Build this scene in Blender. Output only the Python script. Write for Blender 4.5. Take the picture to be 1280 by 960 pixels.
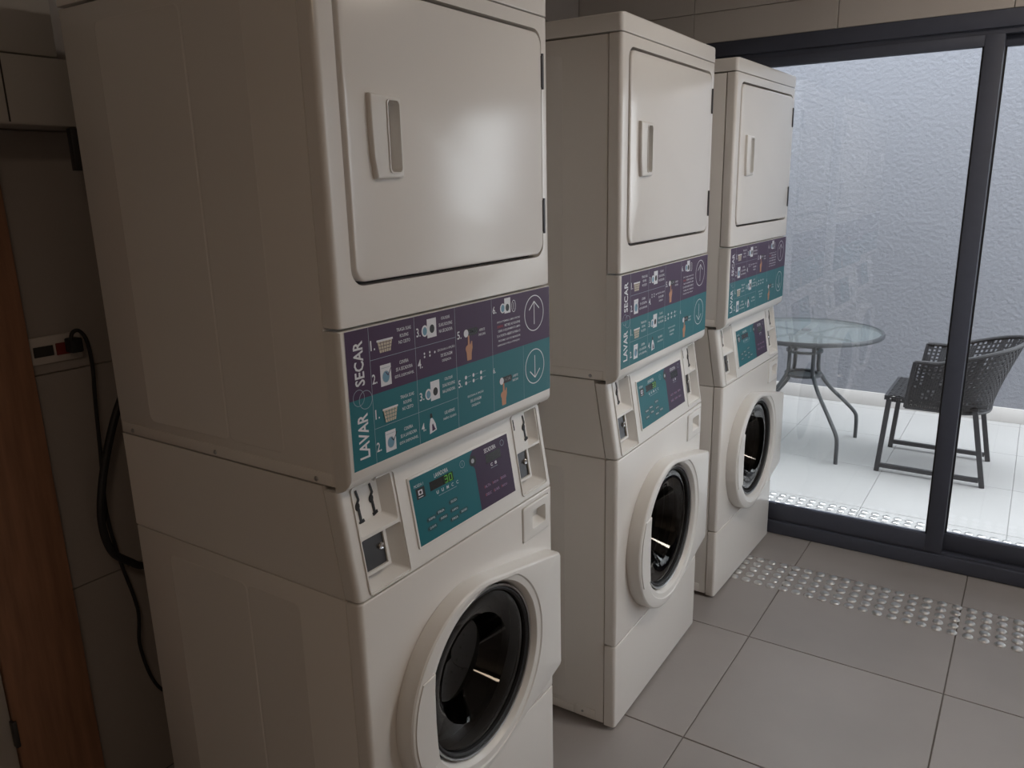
import bpy, bmesh, math, random
from math import sin, cos, pi, sqrt, atan2
from mathutils import Vector, Matrix
random.seed(7)
for o in list(bpy.data.objects): bpy.data.objects.remove(o)
SC = bpy.context.scene
COL = SC.collection

# ------------------------------------------------------------------ camera
cam = bpy.data.cameras.new('camera')
camo = bpy.data.objects.new('camera', cam); COL.objects.link(camo)
R_ = Vector((0.8353867, 0.5493058, -0.0198022)); U_ = Vector((-0.1203389, 0.2179266, 0.9685177)); F_ = Vector((-0.5363278, 0.8067039, -0.2481559))
M = Matrix((( R_.x, U_.x, -F_.x, 0.9530434), (R_.y, U_.y, -F_.y, -0.8932633), (R_.z, U_.z, -F_.z, 1.5928687), (0, 0, 0, 1)))
camo.matrix_world = M
cam.sensor_fit = 'HORIZONTAL'; cam.sensor_width = 36.0; cam.lens = 974.909 / 1280 * 36
cam.shift_x = -9.77 / 1280; cam.clip_start = 0.02; cam.clip_end = 200
SC.camera = camo

# ------------------------------------------------------------------ world: overcast daylight over the patio
w = bpy.data.worlds.new('sky'); SC.world = w; w.use_nodes = True
nt = w.node_tree; nt.nodes.clear()
wo = nt.nodes.new('ShaderNodeOutputWorld'); bg = nt.nodes.new('ShaderNodeBackground')
tc = nt.nodes.new('ShaderNodeTexCoord'); sp = nt.nodes.new('ShaderNodeSeparateXYZ'); cr = nt.nodes.new('ShaderNodeValToRGB')
cr.color_ramp.elements[0].position = 0.0; cr.color_ramp.elements[0].color = (0.68, 0.71, 0.76, 1)
cr.color_ramp.elements[1].position = 1.0; cr.color_ramp.elements[1].color = (0.93, 0.96, 1.0, 1)
nt.links.new(tc.outputs['Generated'], sp.inputs[0]); nt.links.new(sp.outputs['Z'], cr.inputs[0])
nt.links.new(cr.outputs[0], bg.inputs[0]); bg.inputs[1].default_value = 5.1
nt.links.new(bg.outputs[0], wo.inputs[0])

# warm fill of two unseen ceiling lamps, added to brighten the room
ld = bpy.data.lights.new('added_lamp_light', 'AREA'); ld.shape = 'DISK'; ld.size = 0.42; ld.energy = 10.5; ld.color = (1.0, 0.89, 0.77)
lo = bpy.data.objects.new('added_lamp_light', ld); COL.objects.link(lo); lo.location = (1.35, 1.35, 2.64)
ld2 = ld.copy(); ld2.energy = 4.6; ld2.color = (1.0, .79, .58)
lo2 = bpy.data.objects.new('added_lamp_light', ld2); COL.objects.link(lo2)

SC.view_settings.view_transform = 'Standard'; SC.view_settings.look = 'None'
SC.view_settings.exposure = 0.33; SC.view_settings.gamma = 1.0
SC.view_settings.use_curve_mapping = False

# ------------------------------------------------------------------ materials
MATS = {}
def mat(name, col, rough=0.5, metal=0.0, spec=0.5, bump=None, noise=None, coat=0.0, emit=None, trans=0.0):
    m = bpy.data.materials.new(name); m.use_nodes = True; MATS[name] = m
    t = m.node_tree; b = t.nodes['Principled BSDF']
    b.inputs['Base Color'].default_value = (*col, 1); b.inputs['Roughness'].default_value = rough
    b.inputs['Metallic'].default_value = metal; b.inputs['Specular IOR Level'].default_value = spec
    b.inputs['Coat Weight'].default_value = coat; b.inputs['Coat Roughness'].default_value = 0.08
    m.diffuse_color = (*col, 1)
    if emit: b.inputs['Emission Color'].default_value = (*emit[0], 1); b.inputs['Emission Strength'].default_value = emit[1]
    if bump or noise:
        co = t.nodes.new('ShaderNodeTexCoord')
    if bump:      # (scale, strength, distance[, detail])
        n = t.nodes.new('ShaderNodeTexNoise'); n.inputs['Scale'].default_value = bump[0]; n.inputs['Detail'].default_value = bump[3] if len(bump) > 3 else 4
        bp = t.nodes.new('ShaderNodeBump'); bp.inputs['Strength'].default_value = bump[1]; bp.inputs['Distance'].default_value = bump[2]
        t.links.new(co.outputs['Object'], n.inputs['Vector']); t.links.new(n.outputs['Fac'], bp.inputs['Height']); t.links.new(bp.outputs[0], b.inputs['Normal'])
    if noise:     # (scale, amount)
        n = t.nodes.new('ShaderNodeTexNoise'); n.inputs['Scale'].default_value = noise[0]; n.inputs['Detail'].default_value = 5
        mp = t.nodes.new('ShaderNodeMapping'); mp.inputs['Scale'].default_value = noise[2] if len(noise) > 2 else (1, 1, 1)
        oi = t.nodes.new('ShaderNodeObjectInfo'); ad = t.nodes.new('ShaderNodeVectorMath'); ad.operation = 'ADD'
        t.links.new(co.outputs['Object'], ad.inputs[0]); t.links.new(oi.outputs['Random'], ad.inputs[1])
        t.links.new(ad.outputs[0], mp.inputs['Vector']); t.links.new(mp.outputs[0], n.inputs['Vector'])
        rp = t.nodes.new('ShaderNodeValToRGB'); a = noise[1]
        rp.color_ramp.elements[0].position = .3; rp.color_ramp.elements[1].position = .7
        rp.color_ramp.elements[0].color = (*[c * (1 - a) for c in col], 1); rp.color_ramp.elements[1].color = (*[min(1, c * (1 + a)) for c in col], 1)
        t.links.new(n.outputs['Fac'], rp.inputs[0]); t.links.new(rp.outputs[0], b.inputs['Base Color'])
    return m
ENAMEL = mat('white_enamel', (.78, .75, .72), .17, bump=(420, .05, .001, 2))
PLASTIC = mat('white_plastic', (.76, .74, .715), .32)
METALD = mat('dark_steel', (.10, .10, .105), .35, .8)
CHROME = mat('chrome', (.62, .62, .63), .15, 1.0)
ZINC = mat('brushed_steel', (.40, .40, .41), .35, .9)
BLACK = mat('black_rubber', (.012, .012, .014), .6)
GAP = mat('dark_gap', (.03, .028, .028), .8)
PURPLE = mat('purple_print', (.060, .026, .072), .4, spec=.3)
TEAL = mat('teal_print', (.018, .150, .180), .4, spec=.3)
TEALC = mat('teal_print_control', (.006, .135, .165), .4, spec=.3)
PURC = mat('purple_print_control', (.045, .022, .06), .4, spec=.3)
WHITEP = mat('white_print', (.72, .72, .76), .4)
PALEP = mat('pale_line_print', (.30, .36, .42), .4)
PINKP = mat('pink_print', (.40, .25, .42), .4)
SKINP = mat('skin_print', (.50, .24, .13), .4)
CREAMP = mat('cream_print', (.55, .47, .36), .4)
BLUEP = mat('blue_print', (.14, .30, .42), .4)
REDP = mat('red_print', (.35, .02, .03), .4)
BLACKP = mat('black_print', (.010, .010, .012), .4)
GREENP = mat('green_display', (.03, .12, .01), .4, emit=((.25, 1.0, .05), .12))
LCD = mat('display_window', (.012, .010, .012), .25)
LCDL = mat('display_window_lit', (.010, .035, .008), .25)
FLOORT = mat('grey_floor_tile', (.34, .315, .305), .42, noise=(2.2, .07), bump=(60, .04, .001))
GROUT = mat('grout', (.17, .155, .145), .9)
PATIOT = mat('pale_patio_tile', (.37, .365, .365), .6, noise=(1.5, .04))
PGROUT = mat('patio_grout', (.31, .31, .31), .9)
STUCCO = mat('blue_grey_stucco', (.198, .204, .230), .9, noise=(.8, .05), bump=(42, .55, .012, 3))
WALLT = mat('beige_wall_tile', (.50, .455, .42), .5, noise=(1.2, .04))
WGROUT = mat('wall_grout', (.30, .265, .23), .9)
PAINT = mat('ceiling_paint', (.62, .58, .53), .9)
ALU = mat('anthracite_aluminium', (.062, .068, .095), .6, .0, noise=(30, .04))
WOOD = mat('red_brown_wood', (.30, .150, .088), .5, noise=(9, .22, (6, 6, .5)))
LEAFM = mat('grey_laminate', (.45, .42, .39), .5)
WICKER = mat('charcoal_wicker', (.030, .030, .035), .6)
CHFRAME = mat('charcoal_powder_coat', (.034, .035, .041), .45)
TBFRAME = mat('grey_powder_coat', (.055, .060, .068), .4)
STUD = mat('stainless_stud', (.66, .66, .66), .30, .85)
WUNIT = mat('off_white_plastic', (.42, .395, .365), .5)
OUTR = mat('red_outlet_insert', (.16, .015, .012), .5)
LAMPM = mat('added_lamp_opal', (.8, .78, .72), .5, emit=((1.0, .80, .60), 0.6))  # diffuser of the added ceiling lamps

def glass_mat(name, tint, refl=1.0, rough=0.0):
    m = bpy.data.materials.new(name); m.use_nodes = True; t = m.node_tree; t.nodes.clear()
    o = t.nodes.new('ShaderNodeOutputMaterial'); mx = t.nodes.new('ShaderNodeMixShader'); tr = t.nodes.new('ShaderNodeBsdfTransparent')
    gl = t.nodes.new('ShaderNodeBsdfGlossy'); fr = t.nodes.new('ShaderNodeFresnel'); mu = t.nodes.new('ShaderNodeMath'); mu.operation = 'MULTIPLY'
    fr.inputs[0].default_value = 1.45; mu.inputs[1].default_value = refl
    tr.inputs[0].default_value = (*tint, 1); gl.inputs['Roughness'].default_value = rough; gl.inputs[0].default_value = (1, 1, 1, 1)
    t.links.new(fr.outputs[0], mu.inputs[0]); t.links.new(mu.outputs[0], mx.inputs[0]); t.links.new(tr.outputs[0], mx.inputs[1]); t.links.new(gl.outputs[0], mx.inputs[2])
    t.links.new(mx.outputs[0], o.inputs[0]); return m
PANE = glass_mat('clear_pane', (.97, .985, .98), 1.6)
DGLASS = glass_mat('smoked_door_glass', (.16, .16, .165), 1.0, .02)
def frosted():
    m = bpy.data.materials.new('patterned_table_glass'); m.use_nodes = True; t = m.node_tree; t.nodes.clear()
    o = t.nodes.new('ShaderNodeOutputMaterial'); mx = t.nodes.new('ShaderNodeMixShader'); tr = t.nodes.new('ShaderNodeBsdfTransparent')
    b = t.nodes.new('ShaderNodeBsdfPrincipled'); b.inputs['Base Color'].default_value = (.22, .24, .25, 1); b.inputs['Roughness'].default_value = .15
    tr.inputs[0].default_value = (.85, .9, .9, 1); mx.inputs[0].default_value = .35
    t.links.new(tr.outputs[0], mx.inputs[1]); t.links.new(b.outputs[0], mx.inputs[2]); t.links.new(mx.outputs[0], o.inputs[0]); return m
TGLASS = frosted()

# ------------------------------------------------------------------ helpers
def link(name, me, parent=None, smooth=35):
    o = bpy.data.objects.new(name, me); COL.objects.link(o)
    if parent: o.parent = parent
    if smooth:
        for p in me.polygons: p.use_smooth = True
        me.set_sharp_from_angle(angle=math.radians(smooth))
    return o
def obj(name, bm, mats, parent=None, smooth=35, normals=True):
    if normals: bmesh.ops.recalc_face_normals(bm, faces=bm.faces)
    me = bpy.data.meshes.new(name); bm.to_mesh(me); bm.free()
    for m in (mats if isinstance(mats, (list, tuple)) else [mats]): me.materials.append(m)
    return link(name, me, parent, smooth)
def empty(name, loc=(0, 0, 0), rz=0, parent=None):
    o = bpy.data.objects.new(name, None); COL.objects.link(o); o.location = loc; o.rotation_euler = (0, 0, rz); o.empty_display_size = .05
    if parent: o.parent = parent
    return o
def tag(o, label=None, cat=None, group=None, kind=None):
    if label: o['label'] = label
    if cat: o['category'] = cat
    if group: o['group'] = group
    if kind: o['kind'] = kind
    return o
def add_box(bm, x0, x1, y0, y1, z0, z1, bev=0, seg=2, mi=0):
    v = [bm.verts.new((x, y, z)) for x in (x0, x1) for y in (y0, y1) for z in (z0, z1)]
    fs = [bm.faces.new([v[i] for i in q]) for q in ((0, 1, 3, 2), (4, 6, 7, 5), (0, 4, 5, 1), (2, 3, 7, 6), (0, 2, 6, 4), (1, 5, 7, 3))]
    for f in fs: f.material_index = mi
    if bev:
        es = list({e for f in fs for e in f.edges})
        r = bmesh.ops.bevel(bm, geom=es, offset=bev, segments=seg, affect='EDGES', profile=.5)
        for f in r['faces']: f.material_index = mi
def box(*a, **k):
    bm = bmesh.new(); add_box(bm, *a, **k); return bm
def rrect(a0, a1, b0, b1, r, n=6, only=None):
    """rounded rectangle outline; only = set of corners to round (ll, lr, ur, ul)"""
    pts = []
    for key, cx, cy, s in (('ll', a0, b0, pi), ('lr', a1, b0, 1.5 * pi), ('ur', a1, b1, 0), ('ul', a0, b1, .5 * pi)):
        if only is not None and key not in only: pts.append((cx, cy)); continue
        ox = cx + r if 'l' == key[1] else cx - r
        oy = cy + r if key[0] == 'l' else cy - r
        for i in range(n + 1):
            t = s + .5 * pi * i / n; pts.append((ox + r * cos(t), oy + r * sin(t)))
    return pts
def loft(bm, rings, close=True, caps=True, mi=0):
    vr = [[bm.verts.new(p) for p in r] for r in rings]; n = len(vr[0])
    for a, b in zip(vr, vr[1:]):
        for i in range(n if close else n - 1):
            f = bm.faces.new((a[i], a[(i + 1) % n], b[(i + 1) % n], b[i])); f.material_index = mi
    if caps and close:
        for r in (vr[0], vr[-1]):
            f = bm.faces.new(r); f.material_index = mi
    return vr
def prism_x(outline, x0, x1, bev=0, bm=None, mi=0):   # outline in (y, z); front edge (x1) softened by an inset ring
    bm = bm or bmesh.new()
    rings = [[(x0, y, z) for y, z in outline]]
    if bev:
        cy = sum(p[0] for p in outline) / len(outline); cz = sum(p[1] for p in outline) / len(outline)
        hy = max(abs(p[0] - cy) for p in outline); hz = max(abs(p[1] - cz) for p in outline)
        for k in range(4):
            t = .5 * pi * k / 3; s = bev * (1 - cos(t)); d = bev * (1 - sin(t))
            rings.append([(x1 - d, cy + (y - cy) * (1 - s / hy), cz + (z - cz) * (1 - s / hz)) for y, z in outline])
    else: rings.append([(x1, y, z) for y, z in outline])
    loft(bm, rings, mi=mi); return bm
def prism_z(outline, z0, z1, bt=0, bb=0, slope=0, zr=0):  # outline in (x, y)
    bm = bmesh.new()
    cx = sum(p[0] for p in outline) / len(outline); cy = sum(p[1] for p in outline) / len(outline)
    hx = max(abs(p[0] - cx) for p in outline); hy = max(abs(p[1] - cy) for p in outline)
    prof = []
    if bb: prof += [(bb * (1 - sin(.5 * pi * k / 3)), z0 + bb * (1 - cos(.5 * pi * k / 3))) for k in range(4)]
    else: prof.append((0, z0))
    if bt: prof += [(bt * (1 - cos(.5 * pi * k / 3)), z1 - bt * (1 - sin(.5 * pi * k / 3))) for k in range(4)]
    else: prof.append((0, z1))
    loft(bm, [[(cx + (x - cx) * (1 - s / hx) + slope * (z - zr), cy + (y - cy) * (1 - s / hy), z) for x, y in outline] for s, z in prof])
    return bm
def add_tube(bm, pts, r, n=10, caps=True, rect=None, mi=0):
    pts = [Vector(p) for p in pts]; rings = []; prev = None
    for i, p in enumerate(pts):
        t = (pts[min(i + 1, len(pts) - 1)] - pts[max(i - 1, 0)]).normalized()
        a = (prev - prev.dot(t) * t) if prev else (Vector((0, 0, 1)) - t.z * t if abs(t.z) < .9 else Vector((0, 1, 0)) - t.y * t)
        a.normalize(); prev = a; b = t.cross(a)
        if rect: rings.append([p + a * rect[0] * sx + b * rect[1] * sy for sx, sy in ((1, 1), (-1, 1), (-1, -1), (1, -1))])
        else: rings.append([p + (a * cos(2 * pi * k / n) + b * sin(2 * pi * k / n)) * r for k in range(n)])
    loft(bm, rings, caps=caps, mi=mi)
def tube(*a, **k):
    bm = bmesh.new(); add_tube(bm, *a, **k); return bm
def spline(pts, n=8):
    out = []; P = [Vector(p) for p in pts]; P = [2 * P[0] - P[1]] + P + [2 * P[-1] - P[-2]]
    for i in range(1, len(P) - 2):
        for k in range(n):
            t = k / n; a, b, c, d = P[i - 1:i + 3]
            out.append(.5 * ((2 * b) + (c - a) * t + (2 * a - 5 * b + 4 * c - d) * t * t + (3 * b - a - 3 * c + d) * t ** 3))
    out.append(P[-2]); return out
def add_lathe(bm, c, prof, n=48, axis='x', mi=0, caps=(False, False)):   # prof: (radius, height along axis)
    rings = []
    for r, h in prof:
        if axis == 'x': rings.append([(c[0] + h, c[1] + r * cos(2 * pi * k / n), c[2] + r * sin(2 * pi * k / n)) for k in range(n)])
        else: rings.append([(c[0] + r * cos(2 * pi * k / n), c[1] + r * sin(2 * pi * k / n), c[2] + h) for k in range(n)])
    vr = loft(bm, rings, caps=False, mi=mi)
    for k, ring in ((0, vr[0]), (1, vr[-1])):
        if caps[k]:
            f = bm.faces.new(ring); f.material_index = mi
def lathe(*a, **k):
    bm = bmesh.new(); add_lathe(bm, *a, **k); return bm
def carve(o, cutters, op='DIFFERENCE', smooth=35):
    tmp = []
    for c in cutters:
        bmesh.ops.recalc_face_normals(c, faces=c.faces)
        me = bpy.data.meshes.new('cut'); c.to_mesh(me); c.free(); co = bpy.data.objects.new('cut', me); COL.objects.link(co); tmp.append(co)
        m = o.modifiers.new('b', 'BOOLEAN'); m.object = co; m.operation = op; m.solver = 'EXACT'
    bpy.context.view_layer.update()
    dg = bpy.context.evaluated_depsgraph_get(); me = bpy.data.meshes.new_from_object(o.evaluated_get(dg), depsgraph=dg)
    o.modifiers.clear(); old = o.data; o.data = me; bpy.data.meshes.remove(old); me.name = o.name
    for co in tmp:
        d = co.data; bpy.data.objects.remove(co); bpy.data.meshes.remove(d)
    for p in me.polygons: p.use_smooth = True
    me.set_sharp_from_angle(angle=math.radians(smooth))
    return o
def copy_tree(o, parent=None):
    c = o.copy(); COL.objects.link(c)
    if parent: c.parent = parent
    for ch in list(o.children): copy_tree(ch, c)
    return c

# flat print: everything drawn in (y, z) and mapped on a surface
class Print:
    def __init__(s, mp): s.bm = bmesh.new(); s.mats = []; s.mp = mp; s.cache = {}
    def mi(s, m):
        if m not in s.mats: s.mats.append(m)
        return s.mats.index(m)
    def poly(s, pts, m, lv=1):
        f = s.bm.faces.new([s.bm.verts.new(s.mp(y, z, lv * .00012)) for y, z in pts]); f.material_index = s.mi(m)
    def rect(s, y0, y1, z0, z1, m, lv=1): s.poly([(y0, z0), (y1, z0), (y1, z1), (y0, z1)], m, lv)
    def disc(s, y, z, ry, rz, m, lv=1, n=24): s.poly([(y + ry * cos(2 * pi * k / n), z + rz * sin(2 * pi * k / n)) for k in range(n)], m, lv)
    def ring(s, y, z, ry, rz, wd, m, lv=1, n=40):
        for k in range(n):
            a, b = 2 * pi * k / n, 2 * pi * (k + 1) / n
            s.poly([(y + ry * cos(a), z + rz * sin(a)), (y + ry * cos(b), z + rz * sin(b)), (y + (ry - wd) * cos(b), z + (rz - wd) * sin(b)), (y + (ry - wd) * cos(a), z + (rz - wd) * sin(a))], m, lv)
    def line(s, p, q, wd, m, lv=1):
        dx, dz = q[0] - p[0], q[1] - p[1]; L = sqrt(dx * dx + dz * dz) or 1; nx, nz = -dz / L * wd / 2, dx / L * wd / 2
        s.poly([(p[0] + nx, p[1] + nz), (q[0] + nx, q[1] + nz), (q[0] - nx, q[1] - nz), (p[0] - nx, p[1] - nz)], m, lv)
    def text(s, txt, y0, y1, z0, z1, m, lv=2, rot=False, bold=.012):
        key = (txt, bold)
        if key not in s.cache:
            cu = bpy.data.curves.new('t', 'FONT'); cu.body = txt; cu.resolution_u = 2; cu.offset = bold
            o = bpy.data.objects.new('t', cu); COL.objects.link(o); bpy.context.view_layer.update()
            me = bpy.data.meshes.new_from_object(o.evaluated_get(bpy.context.evaluated_depsgraph_get()))
            s.cache[key] = ([tuple(v.co) for v in me.vertices], [tuple(p.vertices) for p in me.polygons])
            bpy.data.objects.remove(o); bpy.data.curves.remove(cu); bpy.data.meshes.remove(me)
        V, Fc = s.cache[key]
        if not V: return
        a0, a1 = min(v[0] for v in V), max(v[0] for v in V); b0, b1 = min(v[1] for v in V), max(v[1] for v in V)
        vs = []
        for x, y, _ in V:
            u, v = (x - a0) / (a1 - a0), (y - b0) / (b1 - b0)
            if rot: yy, zz = y1 - v * (y1 - y0), z0 + u * (z1 - z0)
            else: yy, zz = y0 + u * (y1 - y0), z0 + v * (z1 - z0)
            vs.append(s.bm.verts.new(s.mp(yy, zz, lv * .00012)))
        k = s.mi(m)
        for f in Fc:
            try: s.bm.faces.new([vs[i] for i in f]).material_index = k
            except ValueError: pass
    def done(s, name, parent):
        me = bpy.data.meshes.new(name); s.bm.to_mesh(me); s.bm.free()
        for m in s.mats: me.materials.append(m)
        return link(name, me, parent, 0)

# ------------------------------------------------------------------ setting
DY = 2.5245; XL = -.95; XR = 2.35; YN = -2.3; CZ = 2.75
def tiles(parent, axis, const, a_lines, b_lines, thick, m, gap=.003, proto={}):
    """real tiles with recessed joints; axis z: (x,y) grid, x: (y,z), y: (x,z). const = face level, body behind"""
    for a0, a1 in zip(a_lines, a_lines[1:]):
        for b0, b1 in zip(b_lines, b_lines[1:]):
            if a1 - a0 < .01 or b1 - b0 < .01: continue
            h, v = (a1 - a0) / 2 - gap / 2, (b1 - b0) / 2 - gap / 2
            key = (axis, round(h, 4), round(v, 4), m.name)
            if key not in proto:
                bm = bmesh.new(); e = .0012
                def P(p, q, d):
                    return {'z': (p, q, d), 'x': (d, p, q), 'y': (p, -d, q)}[axis]
                loft(bm, [[P(-h, -v, -thick), P(h, -v, -thick), P(h, v, -thick), P(-h, v, -thick)],
                          [P(-h, -v, -e), P(h, -v, -e), P(h, v, -e), P(-h, v, -e)],
                          [P(-h + e, -v + e, 0), P(h - e, -v + e, 0), P(h - e, v - e, 0), P(-h + e, v - e, 0)]])
                bmesh.ops.recalc_face_normals(bm, faces=bm.faces)
                me = bpy.data.meshes.new('tile'); bm.to_mesh(me); bm.free(); me.materials.append(m); proto[key] = me
            o = bpy.data.objects.new('tile', proto[key]); COL.objects.link(o); o.parent = parent
            a, b = (a0 + a1) / 2, (b0 + b1) / 2
            o.location = {'z': (a, b, const), 'x': (const, a, b), 'y': (a, const, b)}[axis]
def lines(lo, hi, start, pitch):
    k = math.ceil((lo - start) / pitch + 1e-6); r = [lo]
    while start + k * pitch < hi - 1e-6: r.append(start + k * pitch); k += 1
    return r + [hi]
TP = .6216
floor = tag(obj('floor', box(XL - .14, XR + .14, YN - .14, DY + .06, -.12, -.004), GROUT), kind='structure')
tiles(floor, 'z', 0, lines(XL, XR, .2451, TP), lines(YN, DY + .06, 1.005, TP), .0039, FLOORT, gap=.004)
patio = tag(obj('floor_patio', box(-1.8, 3.8, DY + .06, 5.0, -.12, -.004), PGROUT), kind='structure')
tiles(patio, 'z', 0, lines(-1.8, 3.8, .362, TP), lines(DY + .06, 4.99, 3.04, TP), .0039, PATIOT, gap=.0028)
ceiling = tag(obj('ceiling', box(XL - .14, XR + .14, YN - .14, DY + .2, CZ, CZ + .12), PAINT), kind='structure')
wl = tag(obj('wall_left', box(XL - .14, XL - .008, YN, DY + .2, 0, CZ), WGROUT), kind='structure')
tiles(wl, 'x', XL, lines(YN, DY, .47, .585), [0, .64, 1.185, 1.73, 2.275, CZ], .0078, mat('beige_wall_tile_shaded', (.34, .30, .275), .5, noise=(1.2, .04)), gap=.0025)  # beige tile darkened: shade behind the machines put into its colour
wf = bmesh.new()
DX0, DX1, DZ = -.34, 1.70, 2.153
add_box(wf, XL - .007, DX0, DY + .008, DY + .2, 0, CZ); add_box(wf, DX1, XR, DY + .008, DY + .2, 0, CZ); add_box(wf, DX0, DX1, DY + .008, DY + .2, DZ, CZ)
wf = tag(obj('wall_far', wf, WGROUT), kind='structure')
tiles(wf, 'y', DY, lines(XL, XR, -.392, .585), [DZ, 2.275, CZ], .0078, WALLT, gap=.0025)
tiles(wf, 'y', DY, [XL, DX0], [0, .64, 1.185, 1.73, DZ], .0078, WALLT, gap=.0025)
tiles(wf, 'y', DY, [DX1, XR], [0, .64, 1.185, 1.73, DZ], .0078, WALLT, gap=.0025)
wr = bmesh.new(); WY0, WY1, WZ0, WZ1 = 1.10, 2.35, .80, 2.15
add_box(wr, XR, XR + .14, YN, WY0, 0, CZ); add_box(wr, XR, XR + .14, WY1, DY + .2, 0, CZ); add_box(wr, XR, XR + .14, WY0, WY1, 0, WZ0); add_box(wr, XR, XR + .14, WY0, WY1, WZ1, CZ)
tag(obj('wall_right', wr, WALLT), kind='structure')
w1 = tag(empty('added_window', (XR + .07, 0, 0)), kind='structure')  # unseen window, added to bring daylight onto the machine fronts
wb = bmesh.new(); add_box(wb, -.03, .03, WY0, WY1, WZ0, WZ0 + .05); add_box(wb, -.03, .03, WY0, WY1, WZ1 - .05, WZ1); add_box(wb, -.03, .03, WY0, WY0 + .05, WZ0 + .05, WZ1 - .05); add_box(wb, -.03, .03, WY1 - .05, WY1, WZ0 + .05, WZ1 - .05); add_box(wb, -.025, .025, 1.71, 1.75, WZ0 + .05, WZ1 - .05)
obj('added_window_frame', wb, ALU, w1); obj('added_window_pane', box(-.003, .003, WY0 + .05, 1.71, WZ0 + .05, WZ1 - .05), PANE, w1); obj('added_window_pane', box(-.003, .003, 1.75, WY1 - .05, WZ0 + .05, WZ1 - .05), PANE, w1)
tag(obj('wall_near', box(XL - .14, XR + .14, YN - .14, YN, 0, CZ), WALLT), kind='structure')
tag(obj('wall_patio', box(-1.8, 2.3, 5.0, 5.2, -.12, 2.75), STUCCO), kind='structure')
tag(obj('wall_patio_left', box(-2.0, -1.8, DY + .06, 5.2, -.12, 2.75), STUCCO), kind='structure')
tag(obj('floor_garden', box(-12, 16, 5.2, 20, -.14, -.02), PGROUT), kind='structure'); tag(obj('floor_garden_side', box(3.8, 16, -4, 5.2, -.14, -.02), PGROUT), kind='structure')
tag(obj('wall_facade', box(-1.8, XL - .14, DY + .06, DY + .2, 0, 3.0), STUCCO), kind='structure')
tag(obj('wall_facade_right', box(XR + .14, 3.8, DY + .06, DY + .2, 0, 3.0), STUCCO), kind='structure')
SK = tag(obj('baseboard_patio', box(-1.8, 2.3, 4.986, 5.0, 0, .098, bev=.002), mat('pale_skirting', (.52, .50, .49), .6)), kind='structure')

# glazed sliding door
d1 = tag(empty('door_1', (0, DY, 0)), kind='structure')
def alu(name, bm, parent): return obj(name, bm, ALU, parent)
h = bmesh.new(); add_box(h, DX0, DX1, -.004, .10, 2.095, DZ, bev=.002); add_box(h, DX0, DX1, .012, .10, 2.075, 2.097)
alu('head_frame', h, d1)
alu('jamb', box(DX0, DX0 + .045, -.004, .10, .0, 2.094, bev=.002), d1); alu('jamb', box(DX1 - .045, DX1, -.004, .10, .0, 2.094, bev=.002), d1)
h = bmesh.new(); add_box(h, DX0 + .046, DX1 - .046, -.004, .10, .002, .062, bev=.003); add_box(h, DX0 + .046, DX1 - .046, .008, .014, .062, .072); add_box(h, DX0 + .046, DX1 - .046, .050, .056, .062, .072)
alu('threshold_track', h, d1)
def leaf(x0, x1, y, st0, st1):
    f = bmesh.new()
    add_box(f, x0, x0 + st0, y, y + .034, .074, 2.074, bev=.0025); add_box(f, x1 - st1, x1, y, y + .034, .074, 2.074, bev=.0025)
    add_box(f, x0 + st0, x1 - st1, y + .001, y + .033, .074, .145, bev=.0015); add_box(f, x0 + st0, x1 - st1, y + .001, y + .033, 2.036, 2.074, bev=.0015)
    lf = alu('sliding_leaf', f, d1)
    g = obj('glass_pane', box(x0 + st0, x1 - st1, y + .0145, y + .0195, .145, 2.036), PANE, lf)
    gk = bmesh.new()
    for yy in (y + .009, y + .0205):
        add_box(gk, x0 + st0, x0 + st0 + .006, yy, yy + .005, .145, 2.036); add_box(gk, x1 - st1 - .006, x1 - st1, yy, yy + .005, .145, 2.036)
    obj('glazing_gasket', gk, BLACK, lf)
    return lf
leaf(DX0 + .047, .762, 0.0, .06, .062)
leaf(.705, DX1 - .047, .046, .058, .06)

# wooden frame and pale leaf of the side door
d2 = tag(empty('door_2', (XL, 0, 0)), kind='structure')
obj('door_casing', box(.001, .024, -.2415, -.062, 0, 2.2, bev=.002), WOOD, d2); obj('door_casing', box(.001, .024, -1.22, -1.04, 0, 2.2, bev=.002), WOOD, d2)
obj('door_casing', box(.001, .024, -1.0395, -.242, 2.02, 2.2, bev=.002), WOOD, d2)
obj('door_leaf', box(.001, .012, -1.038, -.2435, .012, 2.015, bev=.001), LEAFM, d2)
for z in (.36, 1.05, 1.75): obj('hinge', box(.012, .029, -.2475, -.2375, z - .035, z + .035, bev=.002), METALD, d2)

# fixtures of the two added ceiling lamps, both out of view
for lob, (lx, ly), lbl in ((lo, (1.35, 1.35), 'added round white ceiling lamp near the glass sliding door, out of view'), (lo2, (1.45, -1.45), 'added round white ceiling lamp behind the viewer by the near wall')):
    cl = tag(empty('added_ceiling_lamp', (lx, ly, CZ)), lbl, 'lamp', 'added ceiling lamps')
    obj('lamp_base', lathe((0, 0, 0), [(.0, 0), (.24, 0), (.24, -.03), (.225, -.045), (0, -.045)], axis='z'), PLASTIC, cl)
    obj('diffuser', lathe((0, 0, 0), [(.222, -.046), (.215, -.07), (.16, -.09), (.0001, -.098)], axis='z'), LAMPM, cl)
    lob.location = (lx, ly, CZ - .11)

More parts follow.
